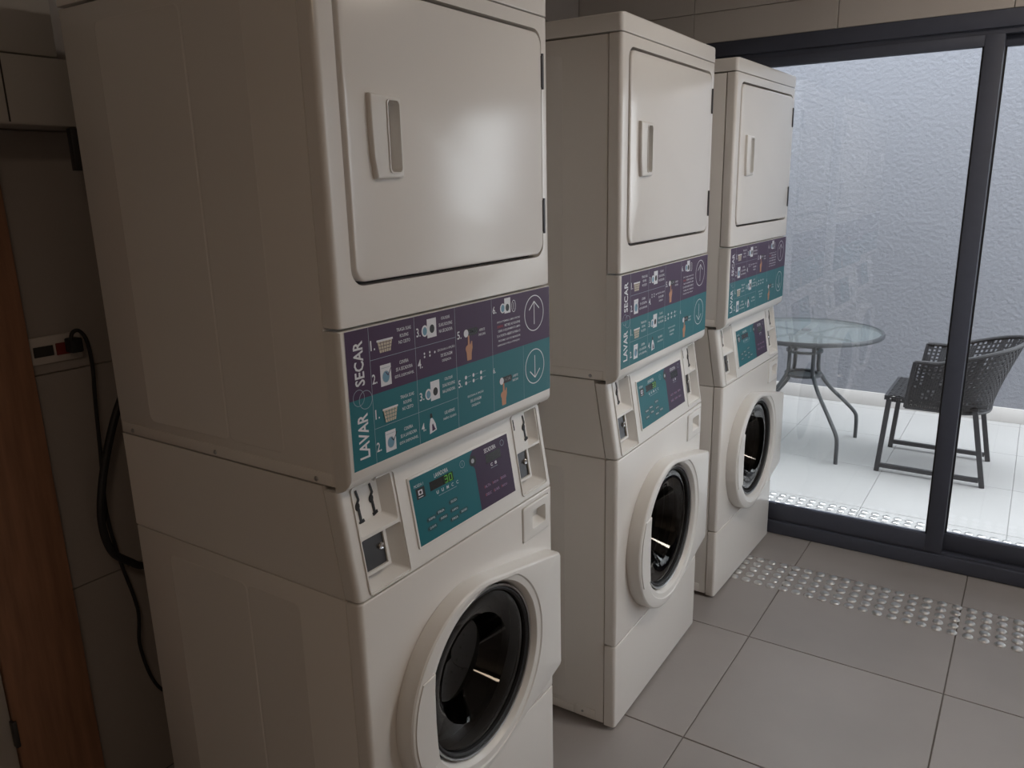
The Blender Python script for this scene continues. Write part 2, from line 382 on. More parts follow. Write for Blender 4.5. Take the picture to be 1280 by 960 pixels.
# ------------------------------------------------------------------ the stacked washer and dryer (prototype at the origin, front at x = 0)
W = .683
def plan(x0=-.0335, r=.011): return rrect(x0, 0, 0, W, r, 7, only={'lr', 'ur'})
def slantx(z): return -.16 * (z - .857)
def ray_hull(cy, cz, ang, pts):
    d = Vector((cos(ang), sin(ang))); best = None; n = len(pts)
    for i in range(n):
        a = Vector(pts[i]) - Vector((cy, cz)); b = Vector(pts[(i + 1) % n]) - Vector((cy, cz)); e = b - a
        den = d.x * e.y - d.y * e.x
        if abs(den) < 1e-12: continue
        t = (a.x * e.y - a.y * e.x) / den; u = (a.x * d.y - a.y * d.x) / den
        if t > 0 and -1e-6 <= u <= 1 + 1e-6 and (best is None or t > best): best = t
    return best
def hull(pts):
    pts = sorted(set(pts))
    def half(P):
        h = []
        for p in P:
            while len(h) > 1 and (h[-1][0] - h[-2][0]) * (p[1] - h[-2][1]) - (h[-1][1] - h[-2][1]) * (p[0] - h[-2][0]) <= 0: h.pop()
            h.append(p)
        return h
    return half(pts)[:-1] + half(pts[::-1])[:-1]

def screw(parent, loc, axis, r=.005):
    bm = bmesh.new()
    add_lathe(bm, (0, 0, 0), [(r, 0), (r, .0012), (r * .75, .0026), (r * .2, .003)], 12, 'x', caps=(True, True))
    o = obj('screw', bm, ZINC, parent); o.location = loc
    if axis == 'y': o.rotation_euler = (0, 0, -pi / 2)
    return o

def make_machine():
    root = empty('stacked_washer_dryer')
    # --- dryer cabinet with shallow pressed side panels
    cab = obj('dryer_cabinet', box(-.70, -.0365, .0005, W - .0005, 1.078, 1.9395, bev=.0025), ENAMEL, root)
    for s in (0, 1):
        def plate(x0, x1, z0, z1, par, d=.0009):
            y = .0005 if s == 0 else W - .0005; o = -1 if s == 0 else 1
            pts = rrect(x0, x1, z0, z1, .014, 4); bm = bmesh.new(); e = .002
            cx, cz = (x0 + x1) / 2, (z0 + z1) / 2; hx, hz = (x1 - x0) / 2, (z1 - z0) / 2
            loft(bm, [[(a, y - o * .002, b) for a, b in pts], [(a, y, b) for a, b in pts], [(cx + (a - cx) * (1 - e / hx), y + o * d, cz + (b - cz) * (1 - e / hz)) for a, b in pts]])
            return obj('side_panel', bm, ENAMEL, par, smooth=0)
        plate(-.584, -.3225, 1.120, 1.905, cab); plate(-.3185, -.163, 1.120, 1.905, cab, .0006)
        y = -.0002 if s == 0 else W + .0002
        fl = obj('bottom_flange', box(-.69, -.044, y - .0012, y + .0012, 1.080, 1.1035, bev=.001), ENAMEL, cab)
        if s == 0:
            for x in (-.654, -.369, -.082): screw(cab, (x, -.0012, 1.0885), 'y', .0048)
    # --- lid
    lid = rrect(-.70, .001, -.001, W + .001, .012, 7, only={'lr', 'ur'})
    obj('top_lid', prism_z(lid, 1.9435, 1.986, bt=.007, bb=.002), ENAMEL, root)
    # --- dryer front frame with the door opening
    fr = obj('dryer_front_frame', prism_z(plan(), 1.3645, 1.9405, bt=.002, bb=.004), ENAMEL, root)
    carve(fr, [prism_x(rrect(.0405, .6560, 1.4305, 1.9140, .030), -.030, .02)])
    obj('gap_shade_backing', box(-.0345, -.027, .02, W - .02, 1.40, 1.93), GAP, fr)  # dark backing sheet: shade of the door gap put into its colour
    # --- dryer door
    dd = obj('dryer_door', prism_x(rrect(.0470, .6515, 1.4370, 1.9075, .027, 8), -.024, .0035, bev=.005), ENAMEL, root)
    cup = rrect(.1370, .1700, 1.6150, 1.7360, .008, 4)
    carve(dd, [prism_x(cup, -.018, .02)])
    hd = obj('door_handle', prism_x([(.1000, 1.7430), (.1015, 1.7430), (.1725, 1.7405), (.1750, 1.7380), (.1750, 1.6105), (.1725, 1.6075), (.1085, 1.6050), (.1065, 1.6065), (.1005, 1.640), (.0985, 1.700)], .0030, .0125, bev=.0045), PLASTIC, dd)
    carve(hd, [prism_x(cup, -.01, .03)])
    bm = bmesh.new()
    loft(bm, [[(.0128, y, z) for y, z in cup], [(.0142, .1535 + (y - .1535) * 1.0, 1.6755 + (z - 1.6755) * 1.0) for y, z in cup],
              [(.0142, .1535 + (y - .1535) * .86, 1.6755 + (z - 1.6755) * .965) for y, z in cup], [(-.0165, .1540 + (y - .1535) * .80, 1.6755 + (z - 1.6755) * .94) for y, z in cup]], caps=False)
    f = bm.faces.new([bm.verts.new((-.0165, .1540 + (y - .1535) * .80, 1.6755 + (z - 1.6755) * .94)) for y, z in cup])
    obj('grip_recess', bm, PLASTIC, dd)
    for z0, z1 in ((1.797, 1.862), (1.487, 1.557)):
        bm = bmesh.new(); add_box(bm, -.004, .0055, .6515, .6580, z0, z1, bev=.001); add_lathe(bm, (.004, .6548, z0 - .004), [(.0028, 0), (.0028, z1 - z0 + .008)], 8, 'z', caps=(True, True))
        obj('hinge', bm, METALD, dd)
    # --- instruction panel (fascia) under the dryer door
    prof = [(-.0365, 1.3600), (-.0035, 1.3600), (-.0010, 1.3590), (.0002, 1.3565), (.0006, 1.1050), (-.0004, 1.0950), (-.0040, 1.0865), (-.0105, 1.0790), (-.0200, 1.0735), (-.0325, 1.0690), (-.0365, 1.0690)]
    bm = bmesh.new(); loft(bm, [[(x, y, z) for x, z in prof] for y in (-.01, W + .01)])
    ip = obj('instruction_panel', bm, PLASTIC, root)
    carve(ip, [prism_z(rrect(-.0365, .002, 0, W, .012, 7, only={'lr', 'ur'}), 1.0, 1.4)], op='INTERSECT')
    for y in (.071, .642):
        o = screw(ip, (-.0115, y, 1.0785), 'x', .0052); o.rotation_euler = (0, .75, 0); o.data.materials[0] = CHROME
    sticker(ip)
    # --- washer cabinet
    lower = obj('washer_cabinet', box(-.70, -.0365, .0005, W - .0005, .014, .8548, bev=.0025), ENAMEL, root)
    for s in (0, 1):
        def plate(x0, x1, z0, z1, par, d=.0009):
            y = .0005 if s == 0 else W - .0005; o = -1 if s == 0 else 1
            pts = rrect(x0, x1, z0, z1, .014, 4); bm = bmesh.new(); e = .002
            cx, cz = (x0 + x1) / 2, (z0 + z1) / 2; hx, hz = (x1 - x0) / 2, (z1 - z0) / 2
            loft(bm, [[(a, y - o * .002, b) for a, b in pts], [(a, y, b) for a, b in pts], [(cx + (a - cx) * (1 - e / hx), y + o * d, cz + (b - cz) * (1 - e / hz)) for a, b in pts]])
            return obj('side_panel', bm, ENAMEL, par, smooth=0)
        plate(-.584, -.3225, .055, .812, lower); plate(-.3185, -.163, .055, .812, lower, .0006)
        y = -.0002 if s == 0 else W + .0002
        bm = bmesh.new(); add_box(bm, -.69, -.135, y - .0012, y + .0012, .016, .042, bev=.001); add_box(bm, -.128, -.062, y - .0018, y + .0018, .016, .050, bev=.0015)
        obj('bottom_flange', bm, ENAMEL, lower)
        if s == 0: screw(lower, (-.105, -.002, .034), 'y', .004)
    for x in (-.64, -.10):
        for y in (.06, W - .06): obj('foot', lathe((x, y, 0), [(.022, 0), (.022, .008), (.010, .010), (.010, .02)], 16, 'z', caps=(True, True)), BLACK, root)
    # upper cabinet section behind the console (front seam slants)
    bm = bmesh.new()
    P = [(-.70, .8580), (-.0365, .8580), (-.0365 + slantx(1.0755), 1.0755), (-.70, 1.0755)]
    loft(bm, [[(x, y, z) for x, z in P] for y in (.0005, W - .0005)])
    up = obj('upper_cabinet', bm, ENAMEL, root)
    # console
    con = obj('console', prism_z(plan(-.0335, .012), .8590, 1.0680, bb=.003, slope=-.16, zr=.857), PLASTIC, root)
    def cutter(out_f, out_b, d0, d1):
        bm = bmesh.new(); loft(bm, [[(slantx(z) + d0, y, z) for y, z in out_f], [(slantx(z) + d1, y, z) for y, z in out_b]]); return bm
    def pocket_set():
        c = []
        for sgn, y0, y1 in ((0, .0345, .1395), (1, .5555, .6570)):
            if sgn == 0:
                c.append(cutter(rrect(y0, y1, .9700, 1.0655, .006, 3), rrect(y0 + .002, y1 - .020, .9860, 1.0640, .005, 3), .004, -.024))
                c.append(cutter(rrect(y0 - .002, y1 + .004, .8655, .9660, .006, 3), rrect(y0, y1 - .030, .8900, .9640, .004, 3), .004, -.055))
            else:
                c.append(cutter(rrect(y0 + .052, y1, .9780, 1.0630, .006, 3), rrect(y0 + .054, y1 - .014, .9850, 1.0610, .005, 3), .004, -.024))
                c.append(cutter(rrect(y0 - .002, y1 + .002, .8745, .9740, .006, 3), rrect(y0, y1 - .030, .9000, .9720, .004, 3), .004, -.055))
        return c
    carve(con, pocket_set()); carve(up, pocket_set())
    # coin slots (narrow key-shaped openings) on the coin plates
    def slot(y, zt, zb, d, s=1):
        pts = [(y, zt), (y + .004 * s, zt - .32 * (zt - zb)), (y - .002 * s, zt - .42 * (zt - zb))]
        k = (zt - zb)
        bm = bmesh.new()
        def seg(p, q, wd):
            p, q = Vector(p), Vector(q); t = (q - p).normalized(); nrm = Vector((-t.y, t.x)) * wd / 2
            loft(bm, [[(slantx(a.y) + dd, a.x, a.y) for a in (p + nrm, q + nrm, q - nrm, p - nrm)] for dd in (d, d + .0012)])
        seg((y, zt), (y + .0035, zt - .30 * k), 0.0047); seg((y + .0035, zt - .28 * k), (y - .003, zt - .42 * k), 0.0049)
        seg((y - .001, zt - .38 * k), (y + .001, zt - k), 0.0055); seg((y - .0045, zt - .98 * k), (y + .0085, zt - .92 * k), 0.0059)
        n = 12; loft(bm, [[(slantx(zt - .5 * k) + dd, y - .0025 + .0055 * cos(2 * pi * i / n), zt - .47 * k + .0085 * sin(2 * pi * i / n)) for i in range(n)] for dd in (d, d + .0014)])
        return obj('coin_slot', bm, BLACKP, con)
    slot(.0630, 1.0480, .9840, -.0235); slot(.1000, 1.0500, .9890, -.0235)
    slot(.5995, 1.0560, .9960, .0004)
    bm = bmesh.new(); loft(bm, [[(slantx(z) + dd, y, z) for y, z in ((.5575, 1.056), (.5600, 1.056), (.5610, 1.032), (.5583, 1.030))] for dd in (.0002, .0012)])
    obj('coin_slot', bm, BLACKP, con)
    # coin boxes: dark steel door in a pale frame with a lock
    for y0, y1, z0, z1 in ((.0380, .0985, .8990, .9620), (.5590, .6080, .9060, .9700)):
        bm = bmesh.new(); loft(bm, [[(slantx(z) + dd, y, z) for y, z in rrect(y0, y1, z0, z1, .002, 2)] for dd in (-.058, -.0125)])
        cb = obj('coin_box', bm, METALD, con)
        bm = bmesh.new(); o_ = [(y0 - .001, z0 - .006), (y1 + .007, z0 - .006), (y1 + .007, z1 + .003), (y0 - .001, z1 + .003)]; i_ = [(y0, z0), (y1, z0), (y1, z1), (y0, z1)]
        rings = [[(slantx(z) - .050, y, z) for y, z in o_], [(slantx(z) - .0085, y, z) for y, z in o_], [(slantx(z) - .0085, y, z) for y, z in i_], [(slantx(z) - .0130, y, z) for y, z in i_]]
        loft(bm, rings, caps=False); obj('coin_box_frame', bm, PLASTIC, con)
        yl = y1 - .010; zl = (z0 + z1) / 2 + .004
        bm = lathe((slantx(zl) - .0128, yl, zl), [(.0072, 0), (.0072, .004), (.0055, .006), (.0015, .0045)], 16, 'x', caps=(False, True)); obj('lock', bm, CHROME, con)
    # raised rims round the two coin recesses
    for y0, y1, z0, z1 in ((.031, .1445, .8625, 1.0665), (.5515, .6605, .8715, 1.0640)):
        bm = bmesh.new(); pts = [(slantx(z) + .0008, y, z) for y, z in rrect(y0, y1, z0, z1, .007, 4)]
        pts = pts + pts[:2]; add_tube(bm, pts, .0022, 6, caps=False); obj('recess_rim', bm, PLASTIC, con)
    control_panel(con)
    # --- washer front, kick panel
    wfr = obj('washer_front_panel', prism_z(plan(), .2845, .8552, bt=.004, bb=.003), ENAMEL, root)
    kp = obj('kick_panel', prism_z(plan(), .010, .2800, bt=.004, bb=.002), ENAMEL, root)
    GC = (.335, .537)
    hole = lambda d0, d1, r: lathe((0, GC[0], GC[1]), [(r, d0), (r, d1)], 64, 'x', caps=(True, True))
    carve(wfr, [hole(-.05, .02, .200), prism_x(rrect(.5425, .6640, .7520, .8440, .005, 3), -.030, .02)])
    carve(lower, [hole(-.42, .01, .215)])
    ds = bmesh.new()
    dr = obj('dispenser_drawer', prism_x(rrect(.5440, .6625, .7535, .8425, .006, 4), -.028, .0040, bev=.003), PLASTIC, root)
    bm = bmesh.new(); fo = rrect(.5830, .6440, .7760, .8230, .006, 4); bo = rrect(.5930, .6400, .7900, .8150, .004, 4)
    loft(bm, [[(.02, y, z) for y, z in fo], [(.0042, y, z) for y, z in fo], [(-.018, y, z) for y, z in bo]])
    carve(dr, [bm])
    # --- porthole door
    n = 96; OC = (.305, .530); OR = .235
    circ = [(OC[0] + OR * cos(2 * pi * k / 160), OC[1] + OR * sin(2 * pi * k / 160)) for k in range(160)]
    H = hull(circ + [(.655 + .0, .384), (.655, .688), (.650, .376), (.650, .695)])
    angs = [2 * pi * k / n for k in range(n)] + [atan2(z - GC[1], y - GC[0]) % (2 * pi) for y, z in ((.655, .384), (.655, .688), (.650, .376), (.650, .695))]
    angs = sorted(angs)
    rad = [ray_hull(GC[0], GC[1], a, H) for a in angs]
    def ringo(f, x): return [(x if not callable(x) else x(a), GC[0] + f(r) * cos(a), GC[1] + f(r) * sin(a)) for a, r in zip(angs, rad)]
    bm = bmesh.new()
    rings = [ringo(lambda r: r, .0006), ringo(lambda r: r, .034), ringo(lambda r: r - .0012, .0385), ringo(lambda r: r - .0045, .0418), ringo(lambda r: r - .0095, .0432),
             ringo(lambda r: min(r - .011, .2245), .0434), ringo(lambda r: min(r - .013, .2215), .0405), ringo(lambda r: .2075, .0385), ringo(lambda r: .2050, .0360), ringo(lambda r: .1960, .0100), ringo(lambda r: .199, .0006)]
    vr = loft(bm, rings, caps=False)
    for i in range(len(angs)):
        j = (i + 1) % len(angs); bm.faces.new((vr[-1][i], vr[-1][j], vr[0][j], vr[0][i]))
    door = obj('washer_door', bm, PLASTIC, root, smooth=26)
    # grip plate that bridges the left of the opening
    gp = [(OC[0] + (OR - .010) * cos(t), OC[1] + (OR - .010) * sin(t)) for t in [pi - .52 + .06 * k for k in range(0, 17)]]
    zt, zb = gp[0][1], gp[-1][1]
    gp = gp + [(.1485, zb + .004), (.1440, zb + .05), (.1425, (zt + zb) / 2), (.1440, zt - .03), (.1480, zt + .004)]
    bm = bmesh.new(); loft(bm, [[(.030, y, z) for y, z in gp], [(.0440, y, z) for y, z in gp], [(.0456, .12 + (y - .12) * .975, .54 + (z - .54) * .985) for y, z in gp]])
    obj('door_grip', bm, PLASTIC, door)
    obj('trim_ring', lathe((0, GC[0], GC[1]), [(.1955, .026), (.1935, .0285), (.1905, .0270), (.1895, .018), (.1895, .006)], 72, 'x'), ZINC, door)
    obj('gasket', lathe((0, GC[0], GC[1]), [(.1893, .0235), (.1850, .0245), (.1805, .0215), (.1800, .002)], 72, 'x'), BLACK, door)
    obj('door_glass', lathe((0, GC[0], GC[1]), [(.1802, .0150), (.172, .0175), (.150, .0150), (.125, .004), (.108, -.030), (.095, -.055), (.06, -.064), (.0005, -.066)], 72, 'x'), DGLASS, door)
    for z in (.45, .63): obj('hinge', box(.0005, .030, .6555, .6640, z - .02, z + .02, bev=.002), PLASTIC, door)
    # --- drum
    dm = bmesh.new()
    add_lathe(dm, (0, GC[0], GC[1]), [(.199, -.036), (.178, -.045), (.178, -.060), (.205, -.075), (.207, -.33), (.19, -.35), (.0005, -.352)], 72, 'x')
    drum = obj('drum', dm, [METALD], root)
    for k in range(3):
        a = 2 * pi * k / 3 + .5
        bm = bmesh.new()
        loft(bm, [[(x, GC[0] + r * cos(a + t), GC[1] + r * sin(a + t)) for r, t in ((.207, -.16), (.168, -.03), (.168, .03), (.207, .16))] for x in (-.09, -.31)])
        obj('drum_lifter', bm, METALD, drum)
    bm = bmesh.new()
    for ix in range(8):
        for k in range(40):
            a = 2 * pi * (k + .5 * (ix % 2)) / 40; c = Vector((-.10 - .026 * ix, GC[0] + .2055 * cos(a), GC[1] + .2055 * sin(a)))
            ta = Vector((0, -sin(a), cos(a))); tx = Vector((1, 0, 0))
            bm.faces.new([bm.verts.new(c + (ta * cos(2 * pi * j / 6) + tx * sin(2 * pi * j / 6)) * .0035) for j in range(6)])
    tag(obj('drum_perforation', bm, BLACK, drum, smooth=0, normals=False), kind='stuff')
    return root

def washer_icon(P, y0, y1, z0, z1, dark=BLACKP, disc=BLUEP, lv=2):
    P.rect(y0, y1, z0, z1, WHITEP, lv); cy, cz = (y0 + y1) / 2, z0 + .42 * (z1 - z0); r = .34 * (y1 - y0)
    P.disc(cy, cz, r, r * 1.15, disc, lv + 1); P.ring(cy, cz, r, r * 1.15, .0012, PALEP, lv + 2, 20)
    P.line((y0 + .002, z1 - .006), (y1 - .002, z1 - .006), .0008, PALEP, lv + 1)
def basket_icon(P, y0, y1, z0, z1, lv=2):
    h = z1 - z0; i = .006
    P.poly([(y0 + i, z0), (y1 - i, z0), (y1 - .001, z1 - .003), (y0 + .001, z1 - .003)], CREAMP, lv)
    P.rect(y0 - .001, y1 + .001, z1 - .0035, z1, WHITEP, lv + 1)
    for k in range(1, 5):
        t = k / 5; P.line((y0 + i * (1 - 0) + t * (y1 - y0 - 2 * i), z0), (y0 + t * (y1 - y0), z1 - .004), .0011, PURPLE if lv < 10 else TEAL, lv + 1)
    for k in range(1, 4):
        z = z0 + h * k / 4; P.line((y0 + .004, z), (y1 - .004, z), .0010, PURPLE if lv < 10 else TEAL, lv + 1)
def hand_icon(P, y, zt, zb, lv=3):
    h = zt - zb
    P.poly([(y - .0025, zt), (y + .0020, zt), (y + .0035, zt - .38 * h), (y + .0065, zt - .34 * h), (y + .0085, zt - .24 * h), (y + .0115, zt - .26 * h), (y + .012, zt - .52 * h), (y + .0085, zt - .72 * h), (y + .0075, zb),
            (y - .0075, zb), (y - .0085, zt - .68 * h), (y - .0120, zt - .52 * h), (y - .0100, zt - .42 * h), (y - .0035, zt - .36 * h)], SKINP, lv)
def pill(P, y0, y1, z0, z1, m, lv=2): P.poly(rrect(y0, y1, z0, z1, (z1 - z0) * .45, 4), m, lv)

def sticker(parent):
    Z0 = 1.1100; Y0 = .0120
    P = Print(lambda y, z, d: (.0010 + d + (0 if 1 else 0), Y0 + y, Z0 + z))
    bm = bmesh.new(); add_box(bm, .0001, .0009, Y0, Y0 + .666, Z0, Z0 + .2490)
    st = obj('instruction_sticker', bm, WHITEP, parent, smooth=0)
    Wd, S = .6655, .1275
    P.rect(.0005, Wd, S, .2486, PURPLE, 0); P.rect(.0005, Wd, .0004, S, TEAL, 0)
    for x in (.178, .301, .428):
        P.line((x, .001), (x, .248), .0009, PALEP, 1)
    P.line((.057, .001), (.057, .248), .0009, PALEP, 1); P.line((.549, .001), (.549, S), .0006, PALEP, 1)
    for z in (.1895, .0642): P.line((.057, z), (.301, z), .0009, PALEP, 1)
    P.text('SECAR', .0175, .0410, .150, .2290, WHITEP, rot=True, bold=.02); P.text('LAVAR', .0165, .0420, .0180, .1000, WHITEP, rot=True, bold=.02)
    P.ring(.0235, .1300, .0140, .0150, .0010, PALEP, 3); P.ring(.0400, .1235, .0165, .0170, .0011, PALEP, 3)
    cell = [('1.', .0600, .0715, .2060, .2240), ('2.', .0590, .0715, .1460, .1640), ('3.', .1830, .1945, .2090, .2260), ('4.', .1825, .1960, .1480, .1660), ('5.', .3065, .3200, .1830, .1990), ('6.', .4320, .4455, .2160, .2320),
            ('1.', .0610, .0720, .0810, .0990), ('2.', .0590, .0715, .0200, .0380), ('3.', .1830, .1960, .0850, .1010), ('4.', .1840, .1965, .0230, .0400), ('5.', .3040, .3160, .0830, .0990), ('6.', .4280, .4370, .0870, .0990)]
    for t, a, b, c, d in cell: P.text(t, a, b, c, d, WHITEP)
    def para(L, yc, hw, zt, lh, m=WHITEP, gap=.55):
        for i, s in enumerate(L):
            f = min(1, len(s) / max(len(x) for x in L)); z1 = zt - i * lh
            P.text(s, yc - hw * f, yc + hw * f, z1 - lh * gap, z1, m if not isinstance(m, dict) else m.get(i, WHITEP), bold=.008)
    L1 = ['ROUÇA SUAS', 'ROUPAS', 'NO CESTO']; L1 = ['TRAGA SUAS', 'ROUPAS', 'NO CESTO']
    para(L1, .1490, .0195, .2350, .0115); para(['CONFIRA', 'SE A SECADORA', 'ESTÁ DISPONÍVEL'], .1445, .0265, .1750, .0120)
    para(['COLOQUE', 'SUAS ROUPAS', 'NA SECADORA'], .2710, .0210, .2370, .0120); para(['ESCOLHA A OPÇÃO', 'DE SECAGEM', 'DESEJADA'], .2700, .0270, .1760, .0115)
    para(L1, .1480, .0190, .1090, .0115); para(['CONFIRA', 'SE A LAVADORA', 'ESTÁ DISPONÍVEL'], .1465, .0265, .0470, .0120)
    para(['COLOQUE', 'SUAS ROUPAS', 'NA LAVADORA'], .2730, .0200, .1150, .0120); para(['USE APENAS', 'SABÃO LÍQUIDO'], .2720, .0210, .0470, .0120)
    para(['ESCOLHA A OPÇÃO', 'DE LAVAGEM', 'DESEJADA'], .3620, .0280, .0610, .0115)
    para(['APERTE', 'INICIAR'], .3915, .0120, .1930, .0095); para(['APERTE', 'INICIAR'], .5140, .0115, .0680, .0095)
    # icons
    basket_icon(P, .0770, .1170, .1985, .2220); basket_icon(P, .0800, .1190, .0695, .0960, lv=10)
    washer_icon(P, .0805, .1085, .1370, .1760, disc=BLUEP)
    washer_icon(P, .0830, .1105, .0125, .0520, disc=BLUEP)
    for yo, zo, m in ((.100, .158, PURPLE), (.104, .0335, BLACKP)):
        P.line((yo - .006, zo + .004), (yo, zo - .003), .0018, m, 5); P.line((yo, zo - .003), (yo + .010, zo + .012), .0018, m, 5)
    for y0, z0, z1 in ((.2145, .2020, .2385), (.2160, .0775, .1160)):
        P.rect(y0, y0 + .0275, z0, z1, WHITEP, 2); P.disc(y0 + .0145, z0 + .0165, .0072, .0082, BLACKP, 3)
        P.disc(y0 - .0070, z0 + .0155, .0095, .0110, WHITEP, 3); P.disc(y0 - .0070, z0 + .0150, .0062, .0078, BLUEP, 4)
    P.rect(.4765, .5000, .2110, .2440, WHITEP, 2); P.disc(.4880, .2230, .0070, .0080, BLACKP, 3); P.disc(.4700, .2235, .0100, .0105, WHITEP, 3); P.disc(.4700, .2235, .0065, .0080, BLUEP, 4)
    P.ring(.5130, .2230, .0085, .0135, .0014, WHITEP, 3, 20); P.line((.5130, .215), (.5130, .231), .0014, WHITEP, 3)
    # option dots
    for k, (yy, zz) in enumerate([(.203, .168), (.203, .1745), (.219, .1680), (.219, .1745), (.234, .172)]):
        P.disc(yy, zz, .0022, .0024, WHITEP, 3, 10)
    for yy in (.3300, .3560, .3830):
        for zz in (.1000, .0880):
            P.disc(yy, zz, .0036, .0040, WHITEP, 3, 12); P.line((yy + .005, zz), (yy + .017, zz + .0008), .0010, PALEP, 3)
    # start buttons with pressing hands
    for y0, zc, zb, yh in ((.3270, .1915, .1340, .3440), (.4500, .0640, .0080, .4660)):
        pill(P, y0, y0 + .0500, zc - .0075, zc + .0075, BLACKP, 2); P.disc(y0 + .009, zc - .0005, .0078, .0080, WHITEP, 3); P.text('INICIAR', y0 + .0195, y0 + .044, zc - .0032, zc + .0036, WHITEP, bold=.0)
        hand_icon(P, yh, zc - .006, zb, 4)
    # soap bottle
    P.poly([(.2075, .0126), (.2290, .0165), (.2260, .030), (.2200, .040), (.2160, .0440), (.2110, .0430), (.2080, .032)], WHITEP, 3)
    P.poly([(.2100, .0445), (.2180, .0445), (.2160, .0530), (.2105, .0535)], BLACKP, 4); P.poly([(.2150, .0165), (.2260, .0185), (.2240, .0205), (.2180, .0320), (.2150, .030)], PURPLE, 4)
    # long paragraph of the sixth step
    LL = ['APÓS O TÉRMINO, LIMPE O FILTRO', 'SEMPRE  E RETIRE AS ROUPAS', 'DEIXE O EQUIPAMENTO LIMPO', 'E A PORTA ABERTA PARA O', 'PRÓXIMO USO DO MORADOR', 'OBRIGADO PELA ATENÇÃO']
    for i, s in enumerate(LL):
        z1 = .1985 - i * .0102; a, b = .4470 + (.004 if i in (2, 4) else 0), .5375 - (.003 if i == 5 else 0)
        if i == 1: P.text('SEMPRE', a, .4700, z1 - .0055, z1, REDP, bold=.01); P.text('RETIRE AS ROUPAS', .4760, b, z1 - .0055, z1, WHITEP, bold=.008)
        else: P.text(s, a, b, z1 - .0055, z1, WHITEP, bold=.008)
    # round arrows
    for zc, s in ((.1950, 1), (.0695, -1)):
        P.ring(.5975, zc, .0415, .0415, .0022, WHITEP, 2, 48)
        P.line((.5975, zc - .026), (.5975, zc + .026), .0026, WHITEP, 2)
        for q in (-1, 1): P.line((.5975, zc + s * .0270), (.5975 + q * .0215, zc + s * .0090), .0026, WHITEP, 3)
    o = P.done('sticker_print', parent)
    return o

